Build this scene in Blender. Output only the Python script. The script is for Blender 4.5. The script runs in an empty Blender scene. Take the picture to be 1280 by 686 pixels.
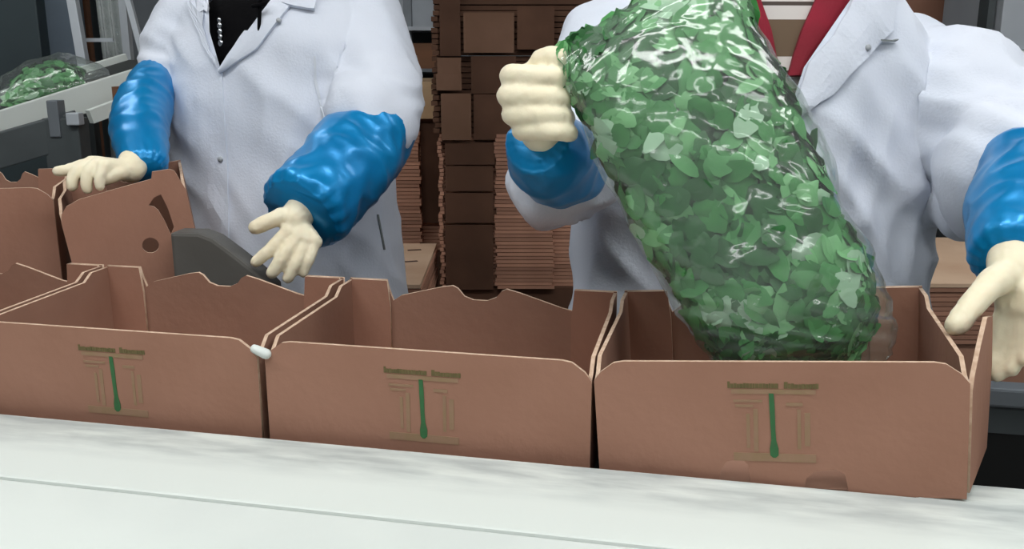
import bpy, bmesh, math, random
from mathutils import Vector, Matrix, noise
from mathutils.bvhtree import BVHTree

S = bpy.context.scene
COL = S.collection
R = math.radians
random.seed(7)

# ------------------------------------------------------------------ camera
FPX, PITCH, CAMZ = 1150.0, R(13.4), 1.28
CAM = Vector((0, 0, CAMZ))
FW = Vector((0, math.cos(PITCH), -math.sin(PITCH)))
UP = Vector((0, math.sin(PITCH), math.cos(PITCH)))
XX = Vector((1, 0, 0))
cd = bpy.data.cameras.new('camera')
cam = bpy.data.objects.new('camera', cd)
COL.objects.link(cam)
cam.location = CAM
cam.rotation_euler = (math.pi / 2 - PITCH, 0, 0)
cd.sensor_width = 36
cd.lens = FPX / 1280 * 36
cd.clip_start = 0.02
S.camera = cam

def ray(u, v):
    return FW + XX * ((u - 640) / FPX) + UP * ((343 - v) / FPX)

def P(u, v, t):
    """world point measured from the photograph, t metres in front of the lens"""
    return CAM + ray(u, v) * t

# ------------------------------------------------------------------ world, lights, exposure
W = bpy.data.worlds.new('world')
S.world = W
W.use_nodes = True
W.node_tree.nodes['Background'].inputs[0].default_value = (0.75, 0.8, 0.85, 1)
W.node_tree.nodes['Background'].inputs[1].default_value = 0.3
S.view_settings.view_transform = 'Standard'
S.view_settings.look = 'None'
S.view_settings.gamma = 1
S.view_settings.exposure = 0.0
LAMP_POWER = 13.5
LAMPS = [(-1.5, -1.0), (0.1, -1.0), (1.7, -1.0), (-1.5, 0.65), (0.1, 0.65), (1.7, 0.65), (-1.9, 2.6), (2.0, 2.6)]
CEIL = 3.0
for i, (lx, ly) in enumerate(LAMPS):
    ld = bpy.data.lights.new('tube_light', 'AREA')
    ld.shape = 'RECTANGLE'
    ld.size, ld.size_y = 1.2, 0.35
    ld.energy = LAMP_POWER * (0.5 if ly < 0 else 1.0 if ly < 2 else 0.35)
    ld.color = (1.0, 1.0, 0.975)
    lo = bpy.data.objects.new('tube_light', ld)
    COL.objects.link(lo)
    lo.location = (lx, ly, CEIL - 0.095)

# ------------------------------------------------------------------ materials
MATS = {}
def lin(c):
    return tuple(((x / 255) / 12.92 if x / 255 <= 0.04045 else ((x / 255 + 0.055) / 1.055) ** 2.4) for x in c) + (1,)

def mat(name, c1, c2=None, scale=8, rough=0.6, bump=0.0, bscale=40, metal=0.0, stretch=(1, 1, 1), rnd=0.0, detail=3,
        spec=0.5, coat=0.0, sheen=0.0, sss=0.0, trans=0.0):
    m = bpy.data.materials.new(name)
    m.use_nodes = True
    nt = m.node_tree
    b = nt.nodes['Principled BSDF']
    b.inputs['Roughness'].default_value = rough
    b.inputs['Metallic'].default_value = metal
    b.inputs['Specular IOR Level'].default_value = spec
    b.inputs['Coat Weight'].default_value = coat
    b.inputs['Coat Roughness'].default_value = 0.15
    b.inputs['Sheen Weight'].default_value = sheen
    b.inputs['Transmission Weight'].default_value = trans
    if sss:
        b.inputs['Subsurface Weight'].default_value = sss
        b.inputs['Subsurface Radius'].default_value = (0.02, 0.012, 0.008)
        b.inputs['Subsurface Scale'].default_value = 0.4
    c1 = lin(c1)
    c2 = lin(c2) if c2 else c1
    tc = nt.nodes.new('ShaderNodeTexCoord')
    mp = nt.nodes.new('ShaderNodeMapping')
    mp.inputs['Scale'].default_value = stretch
    nt.links.new(tc.outputs['Object'], mp.inputs['Vector'])
    n = nt.nodes.new('ShaderNodeTexNoise')
    n.inputs['Scale'].default_value = scale
    n.inputs['Detail'].default_value = detail
    nt.links.new(mp.outputs[0], n.inputs['Vector'])
    r = nt.nodes.new('ShaderNodeValToRGB')
    r.color_ramp.elements[0].position = 0.35
    r.color_ramp.elements[1].position = 0.65
    r.color_ramp.elements[0].color = c1
    r.color_ramp.elements[1].color = c2
    nt.links.new(n.outputs['Fac'], r.inputs[0])
    out = r.outputs[0]
    if rnd:
        oi = nt.nodes.new('ShaderNodeObjectInfo')
        mr = nt.nodes.new('ShaderNodeMapRange')
        mr.inputs['To Min'].default_value = 1 - rnd
        mr.inputs['To Max'].default_value = 1 + rnd
        nt.links.new(oi.outputs['Random'], mr.inputs['Value'])
        mx = nt.nodes.new('ShaderNodeVectorMath')
        mx.operation = 'SCALE'
        nt.links.new(out, mx.inputs[0])
        nt.links.new(mr.outputs[0], mx.inputs['Scale'])
        out = mx.outputs[0]
    nt.links.new(out, b.inputs['Base Color'])
    if bump:
        n2 = nt.nodes.new('ShaderNodeTexNoise')
        n2.inputs['Scale'].default_value = bscale
        n2.inputs['Detail'].default_value = 4
        nt.links.new(mp.outputs[0], n2.inputs['Vector'])
        bp = nt.nodes.new('ShaderNodeBump')
        bp.inputs['Strength'].default_value = bump
        bp.inputs['Distance'].default_value = 0.01
        nt.links.new(n2.outputs['Fac'], bp.inputs['Height'])
        nt.links.new(bp.outputs[0], b.inputs['Normal'])
    MATS[name] = m
    return m

mat('kraft', (165, 123, 104), (155, 114, 95), 5, 0.85, 0.08, 60, rnd=0.03, spec=0.2)
mat('kraft_inside', (156, 119, 101), (146, 110, 93), 5, 0.85, 0.08, 60, spec=0.2)
mat('kraft_edge', (205, 178, 155), (184, 154, 130), 120, 0.9)
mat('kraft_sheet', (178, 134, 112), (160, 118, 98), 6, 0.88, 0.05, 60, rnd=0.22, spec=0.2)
mat('kraft_shaded', (92, 66, 52), (78, 55, 43), 6, 0.88, 0.05, 60, rnd=0.12, spec=0.2)  # kraft darkened: shade on the stacks is put into this colour
mat('kraft_brown', (116, 88, 72), (104, 78, 62), 6, 0.88, 0.05, 60, rnd=0.08, spec=0.2)
mat('kraft_pale', (205, 176, 150), (190, 158, 132), 4, 0.88, spec=0.2)
mat('ink_olive', (96, 88, 52), (112, 98, 62), 90, 0.8)
mat('ink_faint', (146, 120, 90), (154, 122, 98), 60, 0.85)
mat('ink_green', (48, 110, 62), (52, 98, 58), 60, 0.7)
mat('ink_dark', (70, 44, 36), None, 8, 0.8)
mat('coat_cloth', (214, 219, 230), (208, 214, 226), 6, 0.9, 0.12, 220, sheen=0.15, spec=0.2)
mat('coat_thread', (205, 210, 218), None, 6, 0.9)
mat('button', (160, 164, 168), None, 8, 0.35)
mat('sleeve_plastic', (0, 126, 188), (0, 138, 200), 9, 0.34, 0.12, 9, coat=0.15, metal=0.35)
mat('glove_latex', (238, 228, 200), (232, 220, 190), 14, 0.55, 0.06, 260, spec=0.35, sss=0.15)
mat('black_cloth', (5, 5, 7), (8, 8, 10), 30, 0.95, 0.1, 200, spec=0.1)
mat('red_cloth', (132, 10, 38), (116, 8, 30), 10, 0.85, 0.1, 200)
mat('trouser_cloth', (44, 50, 66), (36, 42, 58), 12, 0.9, 0.1, 200)
mat('shoe_rubber', (30, 30, 32), None, 8, 0.5)
mat('skin', (196, 150, 124), (188, 140, 116), 12, 0.55, sss=0.15)
mat('lip', (160, 92, 84), None, 8, 0.5)
mat('eye', (30, 24, 22), None, 8, 0.2)
mat('hair', (34, 26, 22), (48, 36, 30), 60, 0.6, 0.4, 90, stretch=(1, 1, .2))
mat('net', (214, 222, 230), (190, 200, 212), 160, 0.8, 0.3, 200)
mat('white_plastic', (216, 222, 217), (208, 214, 210), 4, 0.45, 0.03, 30)
mat('white_worn', (212, 217, 216), (190, 196, 196), 7, 0.55, 0.06, 40, stretch=(1, 3, 1), detail=6)
mat('seam', (120, 126, 126), None, 8, 0.8)
mat('belt_dark', (34, 38, 36), (28, 31, 30), 30, 0.7, 0.1, 120)
mat('grey_steel', (128, 134, 140), (112, 118, 124), 5, 0.45, 0.05, 50, metal=0.35)
mat('pale_steel', (186, 192, 198), (172, 178, 186), 4, 0.5, 0.03, 40, metal=0.15)
mat('chrome', (190, 194, 198), None, 8, 0.2, metal=1.0)
mat('slate_panel', (58, 70, 74), (50, 61, 66), 3, 0.6)
mat('blue_grey_panel', (92, 104, 116), (84, 96, 108), 3, 0.6)
mat('dark_grey', (74, 80, 82), (62, 68, 70), 6, 0.6, 0.05, 40)
mat('grey_rubber', (96, 94, 90), (84, 82, 78), 6, 0.6, 0.05, 50)
mat('black_void', (8, 9, 9), None, 8, 0.8)
mat('wood', (206, 178, 142), (186, 154, 118), 5, 0.8, 0.1, 40, stretch=(.3, 3, 3))
mat('wood_dark', (124, 84, 58), (104, 70, 50), 5, 0.8, 0.1, 40, stretch=(.3, 3, 3))
mat('concrete', (126, 126, 122), (108, 108, 105), 2.5, 0.7, 0.1, 20, detail=6)
mat('wall_paint', (150, 154, 156), (142, 146, 149), 1.2, 0.8)
mat('ceiling_paint', (222, 224, 224), (214, 216, 217), 1.5, 0.9)
LEAF = [mat('leaf_deep', (36, 92, 44), (44, 104, 52), 30, 0.5), mat('leaf_mid', (64, 134, 70), (76, 146, 80), 30, 0.5),
        mat('leaf_light', (112, 176, 114), (128, 186, 128), 30, 0.5), mat('leaf_pale', (164, 200, 168), (176, 208, 178), 30, 0.5)]
mat('leaf_core', (34, 74, 40), (42, 86, 46), 20, 0.7)

def glow_mat():
    m = bpy.data.materials.new('lamp_glow')
    m.use_nodes = True
    b = m.node_tree.nodes['Principled BSDF']
    b.inputs['Emission Color'].default_value = (0.95, 0.98, 1, 1)
    b.inputs['Emission Strength'].default_value = 6
    MATS['lamp_glow'] = m
glow_mat()

def film_mat(name, haze, gloss, rough=0.12, tint=(0.95, 0.99, 0.96, 1), bscale=26, bstr=0.55):
    """thin clear plastic: mostly lets light straight through, with a sharp sheen and a little milk"""
    m = bpy.data.materials.new(name)
    m.use_nodes = True
    nt = m.node_tree
    nt.nodes.clear()
    o = nt.nodes.new('ShaderNodeOutputMaterial')
    tr = nt.nodes.new('ShaderNodeBsdfTransparent')
    tr.inputs[0].default_value = tint
    gl = nt.nodes.new('ShaderNodeBsdfGlossy')
    gl.inputs['Roughness'].default_value = rough
    df = nt.nodes.new('ShaderNodeBsdfDiffuse')
    df.inputs[0].default_value = (0.85, 0.9, 0.88, 1)
    tc = nt.nodes.new('ShaderNodeTexCoord')
    n = nt.nodes.new('ShaderNodeTexNoise')
    n.inputs['Scale'].default_value = bscale
    n.inputs['Detail'].default_value = 3
    n.inputs['Distortion'].default_value = 0.6
    nt.links.new(tc.outputs['Object'], n.inputs['Vector'])
    bp = nt.nodes.new('ShaderNodeBump')
    bp.inputs['Strength'].default_value = bstr
    bp.inputs['Distance'].default_value = 0.02
    nt.links.new(n.outputs['Fac'], bp.inputs['Height'])
    nt.links.new(bp.outputs[0], gl.inputs['Normal'])
    fr = nt.nodes.new('ShaderNodeFresnel')
    fr.inputs[0].default_value = 1.33
    nt.links.new(bp.outputs[0], fr.inputs['Normal'])
    ad = nt.nodes.new('ShaderNodeMath')
    ad.operation = 'MULTIPLY_ADD'
    ad.inputs[1].default_value = 1.0
    ad.inputs[2].default_value = gloss
    ad.use_clamp = True
    nt.links.new(fr.outputs[0], ad.inputs[0])
    cap = nt.nodes.new('ShaderNodeMath')
    cap.operation = 'MINIMUM'
    cap.inputs[1].default_value = 0.42
    nt.links.new(ad.outputs[0], cap.inputs[0])
    m1 = nt.nodes.new('ShaderNodeMixShader')
    m1.inputs[0].default_value = haze
    nt.links.new(tr.outputs[0], m1.inputs[1])
    nt.links.new(df.outputs[0], m1.inputs[2])
    m2 = nt.nodes.new('ShaderNodeMixShader')
    nt.links.new(cap.outputs[0], m2.inputs[0])
    nt.links.new(m1.outputs[0], m2.inputs[1])
    nt.links.new(gl.outputs[0], m2.inputs[2])
    nt.links.new(m2.outputs[0], o.inputs[0])
    MATS[name] = m
film_mat('bag_film', 0.06, 0.035, 0.14, bscale=11, bstr=0.6)
def worn_rail():
    """white plastic, scuffed grey along its rear edge"""
    m = mat('rail_plastic', (206, 212, 208), (206, 212, 208), 6, 0.5)
    nt = m.node_tree
    b = nt.nodes['Principled BSDF']
    tc = nt.nodes.new('ShaderNodeTexCoord')
    sp = nt.nodes.new('ShaderNodeSeparateXYZ')
    nt.links.new(tc.outputs['Object'], sp.inputs[0])
    mr = nt.nodes.new('ShaderNodeMapRange')
    mr.inputs['From Min'].default_value = -.02
    mr.inputs['From Max'].default_value = .035
    nt.links.new(sp.outputs['Y'], mr.inputs['Value'])
    mp = nt.nodes.new('ShaderNodeMapping')
    mp.inputs['Scale'].default_value = (5, 22, 1)
    nt.links.new(tc.outputs['Object'], mp.inputs['Vector'])
    n = nt.nodes.new('ShaderNodeTexNoise')
    n.inputs['Scale'].default_value = 2.2
    n.inputs['Detail'].default_value = 6
    nt.links.new(mp.outputs[0], n.inputs['Vector'])
    r = nt.nodes.new('ShaderNodeMapRange')
    r.inputs['From Min'].default_value = .3
    r.inputs['From Max'].default_value = .7
    nt.links.new(n.outputs['Fac'], r.inputs['Value'])
    ml = nt.nodes.new('ShaderNodeMath')
    ml.operation = 'MULTIPLY'
    nt.links.new(mr.outputs[0], ml.inputs[0])
    nt.links.new(r.outputs[0], ml.inputs[1])
    mx = nt.nodes.new('ShaderNodeMix')
    mx.data_type = 'RGBA'
    mx.inputs[6].default_value = lin((212, 218, 213))
    mx.inputs[7].default_value = lin((166, 173, 172))
    nt.links.new(ml.outputs[0], mx.inputs[0])
    nt.links.new(mx.outputs[2], b.inputs['Base Color'])
worn_rail()
film_mat('sheet_film', 0.35, 0.08, 0.25)

def stripe_mat():
    m = bpy.data.materials.new('striped_knit')
    m.use_nodes = True
    nt = m.node_tree
    b = nt.nodes['Principled BSDF']
    b.inputs['Roughness'].default_value = 0.9
    tc = nt.nodes.new('ShaderNodeTexCoord')
    sp = nt.nodes.new('ShaderNodeSeparateXYZ')
    nt.links.new(tc.outputs['Object'], sp.inputs[0])
    md = nt.nodes.new('ShaderNodeMath')
    md.operation = 'ADD'
    md.inputs[1].default_value = -1.2296 + 0.105 * 40
    nt.links.new(sp.outputs['Z'], md.inputs[0])
    dv = nt.nodes.new('ShaderNodeMath')
    dv.operation = 'DIVIDE'
    dv.inputs[1].default_value = 0.105
    nt.links.new(md.outputs[0], dv.inputs[0])
    fr = nt.nodes.new('ShaderNodeMath')
    fr.operation = 'FRACT'
    nt.links.new(dv.outputs[0], fr.inputs[0])
    r = nt.nodes.new('ShaderNodeValToRGB')
    r.color_ramp.interpolation = 'CONSTANT'
    e = r.color_ramp.elements
    e[0].position = 0.0
    e[0].color = lin((196, 190, 186))
    e[1].position = 0.20
    e[1].color = lin((70, 60, 54))
    for p, c in ((0.26, (196, 190, 186)), (0.46, (98, 80, 62))):
        k = e.new(p)
        k.color = lin(c)
    nt.links.new(fr.outputs[0], r.inputs[0])
    nt.links.new(r.outputs[0], b.inputs['Base Color'])
    MATS['striped_knit'] = m
stripe_mat()

# ------------------------------------------------------------------ mesh helpers
class MB:
    """collects vertices and faces (with a material slot per face)"""
    def __init__(s):
        s.v, s.f, s.m = [], [], []
    def add(s, vs, fs, mi=0):
        o = len(s.v)
        s.v += [Vector(x) for x in vs]
        s.f += [tuple(i + o for i in f) for f in fs]
        s.m += [mi] * len(fs)
        return s
    def box(s, x0, x1, y0, y1, z0, z1, mi=0, M=None):
        vs = [Vector((x, y, z)) for z in (z0, z1) for y in (y0, y1) for x in (x0, x1)]
        if M is not None:
            vs = [M @ v for v in vs]
        return s.add(vs, [(0, 2, 3, 1), (4, 5, 7, 6), (0, 1, 5, 4), (2, 6, 7, 3), (0, 4, 6, 2), (1, 3, 7, 5)], mi)
    def bar(s, a, b, w, h, up=Vector((0, 0, 1)), mi=0):
        """rectangular bar from a to b, w wide and h tall"""
        a, b = Vector(a), Vector(b)
        d = (b - a).normalized()
        x = d.cross(up).normalized()
        z = x.cross(d).normalized()
        vs = [p + x * sx * w / 2 + z * sz * h / 2 for p in (a, b) for sz in (-1, 1) for sx in (-1, 1)]
        return s.add(vs, [(0, 1, 3, 2), (4, 6, 7, 5), (0, 4, 5, 1), (2, 3, 7, 6), (0, 2, 6, 4), (1, 5, 7, 3)], mi)
    def loft(s, rings, mi=0, caps=True):
        n = len(rings[0])
        vs = [p for r in rings for p in r]
        fs = []
        for i in range(len(rings) - 1):
            for j in range(n):
                k = (j + 1) % n
                fs.append((i * n + j, i * n + k, (i + 1) * n + k, (i + 1) * n + j))
        if caps:
            fs.append(tuple(reversed(range(n))))
            fs.append(tuple((len(rings) - 1) * n + j for j in range(n)))
        return s.add(vs, fs, mi)
    def tube(s, pts, radii, seg=14, mi=0, caps=True, dome=True, squash=1.0, up=None):
        pts = [Vector(p) for p in pts]
        radii = list(radii) if hasattr(radii, '__len__') else [radii] * len(pts)
        if dome and caps:      # rounded ends
            d0 = (pts[0] - pts[1]).normalized()
            d1 = (pts[-1] - pts[-2]).normalized()
            r0, r1 = radii[0], radii[-1]
            pre = [(pts[0] + d0 * r0 * q, r0 * math.sqrt(max(0.02, 1 - q * q))) for q in (0.95, 0.75, 0.4)]
            post = [(pts[-1] + d1 * r1 * q, r1 * math.sqrt(max(0.02, 1 - q * q))) for q in (0.4, 0.75, 0.95)]
            pts = [p for p, _ in pre] + pts + [p for p, _ in post]
            radii = [r for _, r in pre] + radii + [r for _, r in post]
        rings = []
        prev = up
        for i, p in enumerate(pts):
            d = (pts[min(i + 1, len(pts) - 1)] - pts[max(i - 1, 0)]).normalized()
            if prev is None:
                prev = Vector((0, 0, 1)) if abs(d.z) < 0.9 else Vector((1, 0, 0))
            x = (prev - d * prev.dot(d))
            x = x.normalized() if x.length > 1e-6 else d.orthogonal().normalized()
            y = d.cross(x)
            prev = x
            rings.append([p + x * math.cos(a) * radii[i] * squash + y * math.sin(a) * radii[i] for a in
                          [2 * math.pi * k / seg for k in range(seg)]])
        return s.loft(rings, mi, caps)
    def ball(s, c, r, seg=12, rg=8, sc=(1, 1, 1), mi=0):
        c = Vector(c)
        rings = []
        for i in range(rg + 1):
            a = -math.pi / 2 + math.pi * (i + 0.02) / (rg + 0.04)
            rings.append([c + Vector((math.cos(a) * math.cos(b) * r * sc[0], math.cos(a) * math.sin(b) * r * sc[1], math.sin(a) * r * sc[2]))
                          for b in [2 * math.pi * k / seg for k in range(seg)]])
        return s.loft(rings, mi)

def link_mesh(name, me, mats, parent=None, smooth=False, root=None):
    """mesh data is in world space; root is the Empty (with its own transform) of the thing"""
    for m in mats:
        me.materials.append(MATS[m] if isinstance(m, str) else m)
    o = bpy.data.objects.new(name, me)
    COL.objects.link(o)
    if parent is not None:
        r = parent
        while r.parent is not None:
            r = r.parent
        if r.type == 'EMPTY' and r.get('xf'):
            me.transform(Matrix(r.matrix_basis).inverted())
        o.parent = parent
    if smooth:
        for p in me.polygons:
            p.use_smooth = True
    return o

def mk(mb, name, mats, parent=None, smooth=False, bevel=0.0, weld=False):
    if isinstance(mats, str):
        mats = [mats]
    me = bpy.data.meshes.new(name)
    me.from_pydata([tuple(v) for v in mb.v], [], mb.f)
    me.polygons.foreach_set('material_index', mb.m)
    bm = bmesh.new()
    bm.from_mesh(me)
    bmesh.ops.recalc_face_normals(bm, faces=bm.faces)
    if bevel:
        bmesh.ops.bevel(bm, geom=[e for e in bm.edges if e.calc_face_angle(0) > 0.6], offset=bevel, segments=2, profile=0.6, affect='EDGES')
    bm.to_mesh(me)
    bm.free()
    return link_mesh(name, me, mats, parent, smooth)

def thing(name, label, cat, loc=(0, 0, 0), rot=(0, 0, 0), group=None, xf=True):
    o = bpy.data.objects.new(name, None)
    o.empty_display_size = 0.05
    o.matrix_basis = Matrix.Translation(Vector(loc)) @ (Matrix.Rotation(rot[2], 4, 'Z') @ Matrix.Rotation(rot[1], 4, 'Y') @ Matrix.Rotation(rot[0], 4, 'X'))
    COL.objects.link(o)
    o['xf'] = 1 if xf else 0       # 1: parts are given in world space and moved into the root's own space
    tag(o, label, cat, group)
    return o

def tag(o, label, cat, group=None):
    o['label'] = label
    o['category'] = cat
    if group:
        o['group'] = group
    return o

def structure(o):
    o['kind'] = 'structure'
    return o

def fused(name, mb, voxel, mats, parent=None, smooth=6, disp=None, edit=None, factor=0.5):
    """overlapping closed shapes grown into one continuous surface"""
    me = bpy.data.meshes.new(name + '_raw')
    me.from_pydata([tuple(v) for v in mb.v], [], mb.f)
    bm = bmesh.new()
    bm.from_mesh(me)
    bmesh.ops.recalc_face_normals(bm, faces=bm.faces)
    bm.to_mesh(me)
    bm.free()
    o = bpy.data.objects.new('raw', me)
    COL.objects.link(o)
    a = o.modifiers.new('r', 'REMESH')
    a.mode = 'VOXEL'
    a.voxel_size = voxel
    b = o.modifiers.new('s', 'SMOOTH')
    b.factor = factor
    b.iterations = smooth
    dg = bpy.context.evaluated_depsgraph_get()
    out = bpy.data.meshes.new_from_object(o.evaluated_get(dg))
    bpy.data.objects.remove(o)
    bpy.data.meshes.remove(me)
    out.name = name
    if disp:
        nrm = [v.normal.copy() for v in out.vertices]
        for v, n in zip(out.vertices, nrm):
            v.co += n * disp(v.co, n)
    out.update()
    if edit:
        edit(out)
    if isinstance(mats, str):
        mats = [mats]
    return link_mesh(name, out, mats, parent, smooth=True)

def world_bvh(o):
    """BVH in world space of an object whose mesh sits in its root's space"""
    r = o
    while r.parent is not None:
        r = r.parent
    M = Matrix(r.matrix_basis) if (r.type == 'EMPTY' and r.get('xf')) else Matrix()
    return BVHTree.FromPolygons([M @ v.co for v in o.data.vertices], [tuple(p.vertices) for p in o.data.polygons])

def drape(name, rows, nx, bvh, off, thick, mats, parent, ny=6, t0=1.6, puff=0.0):
    """a piece of cloth laid on a surface: rows = [(left pixel, right pixel), ...] from top to bottom, measured on the photograph"""
    grid = []
    m = len(rows) - 1
    for j in range(m * ny + 1):
        k = min(j // ny, m - 1)
        q = (j - k * ny) / ny
        a = Vector(rows[k][0]).lerp(Vector(rows[k + 1][0]), q)
        b = Vector(rows[k][1]).lerp(Vector(rows[k + 1][1]), q)
        line = []
        for i in range(nx + 1):
            p = a.lerp(b, i / nx)
            d = ray(p.x, p.y)
            hit = bvh.ray_cast(CAM, d.normalized())
            if hit[0] is None:
                hit = bvh.find_nearest(CAM + d * t0)
            n = hit[1]
            if n.dot(d) > 0:
                n = -n
            line.append((hit[0], n))
        grid.append(line)
    mb = MB()
    H, Wd = len(grid), nx + 1
    base, top = [], []
    for j, line in enumerate(grid):
        for i, (p, n) in enumerate(line):
            e = puff * math.sin(math.pi * i / nx)
            base.append(p + n * (off * 0.3))
            top.append(p + n * (off + thick + e))
    vs = top + base
    o = H * Wd
    fs = []
    for j in range(H - 1):
        for i in range(Wd - 1):
            a = j * Wd + i
            fs.append((a, a + 1, a + Wd + 1, a + Wd))
            fs.append((o + a, o + a + Wd, o + a + Wd + 1, o + a + 1))
    for i in range(Wd - 1):
        for a, b in ((i, i + 1), ((H - 1) * Wd + i + 1, (H - 1) * Wd + i)):
            fs.append((a, o + a, o + b, b))
    for j in range(H - 1):
        for a, b in (((j + 1) * Wd, j * Wd), (j * Wd + Wd - 1, (j + 1) * Wd + Wd - 1)):
            fs.append((a, o + a, o + b, b))
    mb.add(vs, fs)
    return mk(mb, name, mats, parent, smooth=False)

# ------------------------------------------------------------------ room shell
def slab(name, *b, m='wall_paint', kind=True):
    o = mk(MB().box(*b), name, m)
    return structure(o)
slab('floor', -4, 4, -2.5, 6, -0.1, 0, m='concrete')
slab('ceiling', -4, 4, -2.5, 6, CEIL, CEIL + 0.1, m='ceiling_paint')
slab('wall_back', -4, 4, 5.9, 6.0, 0, CEIL)
slab('wall_left', -4.1, -4, -2.5, 6, 0, CEIL)
slab('wall_right', 4, 4.1, -2.5, 6, 0, CEIL)
slab('wall_front', -4, 4, -2.6, -2.5, 0, CEIL)
for i, (lx, ly) in enumerate(LAMPS):
    t = thing('ceiling_light', 'long white tube light fixed on the ceiling above the line', 'light', (lx, ly, CEIL), group='ceiling tube lights')
    mk(MB().box(lx - .62, lx + .62, ly - .19, ly + .19, CEIL - .06, CEIL), 'housing', 'pale_steel', t)
    mk(MB().box(lx - .6, lx + .6, ly - .17, ly + .17, CEIL - .085, CEIL - .06), 'diffuser', 'lamp_glow', t)

# ------------------------------------------------------------------ packing line: frame of the line
YAW = R(-12)
LD = Vector((math.cos(YAW), math.sin(YAW), 0))      # along the line, to the right and towards the lens
LN = Vector((-math.sin(YAW), math.cos(YAW), 0))     # across the line, away from the lens
BELT = 0.767
G2 = Vector((0.103, 1.034, 0))                       # gap between the second and the third carton, front
def line_pt(s, n, z):
    return G2 + LD * s + LN * n + Vector((0, 0, z))
LM = Matrix.Translation(G2) @ Matrix.Rotation(YAW, 4, 'Z')

cv = thing('belt_conveyor', 'long dark belt conveyor carrying the open cartons', 'conveyor', line_pt(-.6, .15, 0), (0, 0, YAW))
mk(MB().box(-2.2, .40, .0, .317, BELT - .012, BELT, M=LM), 'belt', 'belt_dark', cv)
mk(MB().box(-2.2, .40, .01, .317, BELT - .10, BELT - .014, M=LM), 'bed', 'dark_grey', cv)
mk(MB().box(-2.2, 1.4, .312, .350, BELT + .026, BELT + .054, M=LM), 'rear_rail', 'grey_steel', cv, bevel=.004)
mk(MB().box(-2.2, 1.4, .318, .345, BELT - .015, BELT + .026, M=LM), 'rear_web', 'dark_grey', cv)
mk(MB().box(-2.2, 1.4, 0.319, .344, BELT - .30, BELT - .0155, M=LM), 'void_shade_panel', 'black_void', cv)  # added black panel, its colour stands for shade in the void under the rail
mk(MB().box(0.42, 1.4, .06, .318, BELT - .36, BELT - .33, M=LM), 'void_shade_tray', 'black_void', cv)  # added black tray, painting the dark gap beyond the belt end
for sx in (-2.0, -.8, .35, 1.3):
    for ny in (.06, .331):
        mk(MB().box(sx - .013, sx + .013, ny - .013, ny + .013, 0, BELT - (.10 if (ny < .2 and sx < .4) else .30 if ny > .2 else .36), M=LM), 'leg', 'dark_grey', cv)

# white guard rail in front of the cartons (its top stands a little above the belt)
RAILZ = 0.80
gr = thing('guard_rail', 'wide worn white plastic rail along the front of the open cartons', 'rail', line_pt(-.3, -.1, 0), (0, 0, YAW))
top = [(-2.2, -.016), (.36, -.016), (.375, .030), (1.4, .045), (1.4, -.185), (-2.2, -.185)]
mb = MB()
mb.add([LM @ Vector((x, y, z)) for z in (RAILZ - .05, RAILZ) for x, y in top],
       [(5, 4, 3, 2, 1, 0), (6, 7, 8, 9, 10, 11)] + [(i, (i + 1) % 6, (i + 1) % 6 + 6, i + 6) for i in range(6)])
mk(mb, 'rail_top', 'rail_plastic', gr, bevel=.004)
for sx in (-1.9, -.2, 1.3):
    mk(MB().box(sx - .03, sx + .03, -.13, -.07, 0, RAILZ - .05, M=LM), 'leg', 'dark_grey', gr)
wt = thing('work_table', 'bright white table in the foreground in front of the rail', 'table', line_pt(0, -.45, 0), (0, 0, YAW))
mk(MB().box(-2.2, 1.4, -.75, -.1865, RAILZ - .04, RAILZ - .002, M=LM), 'tabletop', 'white_plastic', wt, bevel=.004)
for sx in (-1.9, 1.2):
    for ny in (-.70, -.26):
        mk(MB().box(sx - .03, sx + .03, ny - .03, ny + .03, 0, RAILZ - .04, M=LM), 'leg', 'grey_steel', wt)

# ------------------------------------------------------------------ cartons
def panel(name, outline, thick, M, parent, holes=(), mats=('kraft', 'kraft_edge', 'kraft_inside')):
    """a corrugated board: outline in (x, z), thickness along y, placed by M; holes are real"""
    cu = bpy.data.curves.new('c', 'CURVE')
    cu.dimensions = '2D'
    cu.fill_mode = 'BOTH'
    cu.extrude = thick / 2
    for pts in (outline,) + tuple(holes):
        sp = cu.splines.new('POLY')
        sp.points.add(len(pts) - 1)
        for p, q in zip(sp.points, pts):
            p.co = (q[0], q[1], 0, 1)
        sp.use_cyclic_u = True
    o = bpy.data.objects.new('c', cu)
    COL.objects.link(o)
    dg = bpy.context.evaluated_depsgraph_get()
    me = bpy.data.meshes.new_from_object(o.evaluated_get(dg))
    bpy.data.objects.remove(o)
    bpy.data.curves.remove(cu)
    me.materials.clear()
    for p in me.polygons:
        p.material_index = 1 if abs(p.normal.z) < 0.5 else (0 if p.normal.z > 0 else 2)
    me.transform(M @ Matrix(((1, 0, 0, 0), (0, 0, -1, 0), (0, 1, 0, 0), (0, 0, 0, 1))))
    me.name = name
    return link_mesh(name, me, mats, parent)

def arc(cx, cz, r, a0, a1, n):
    return [(cx + r * math.cos(R(a0 + (a1 - a0) * i / n)), cz + r * math.sin(R(a0 + (a1 - a0) * i / n))) for i in range(n + 1)]

TH = 0.005
def notch_hole(cx):
    return None

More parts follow.
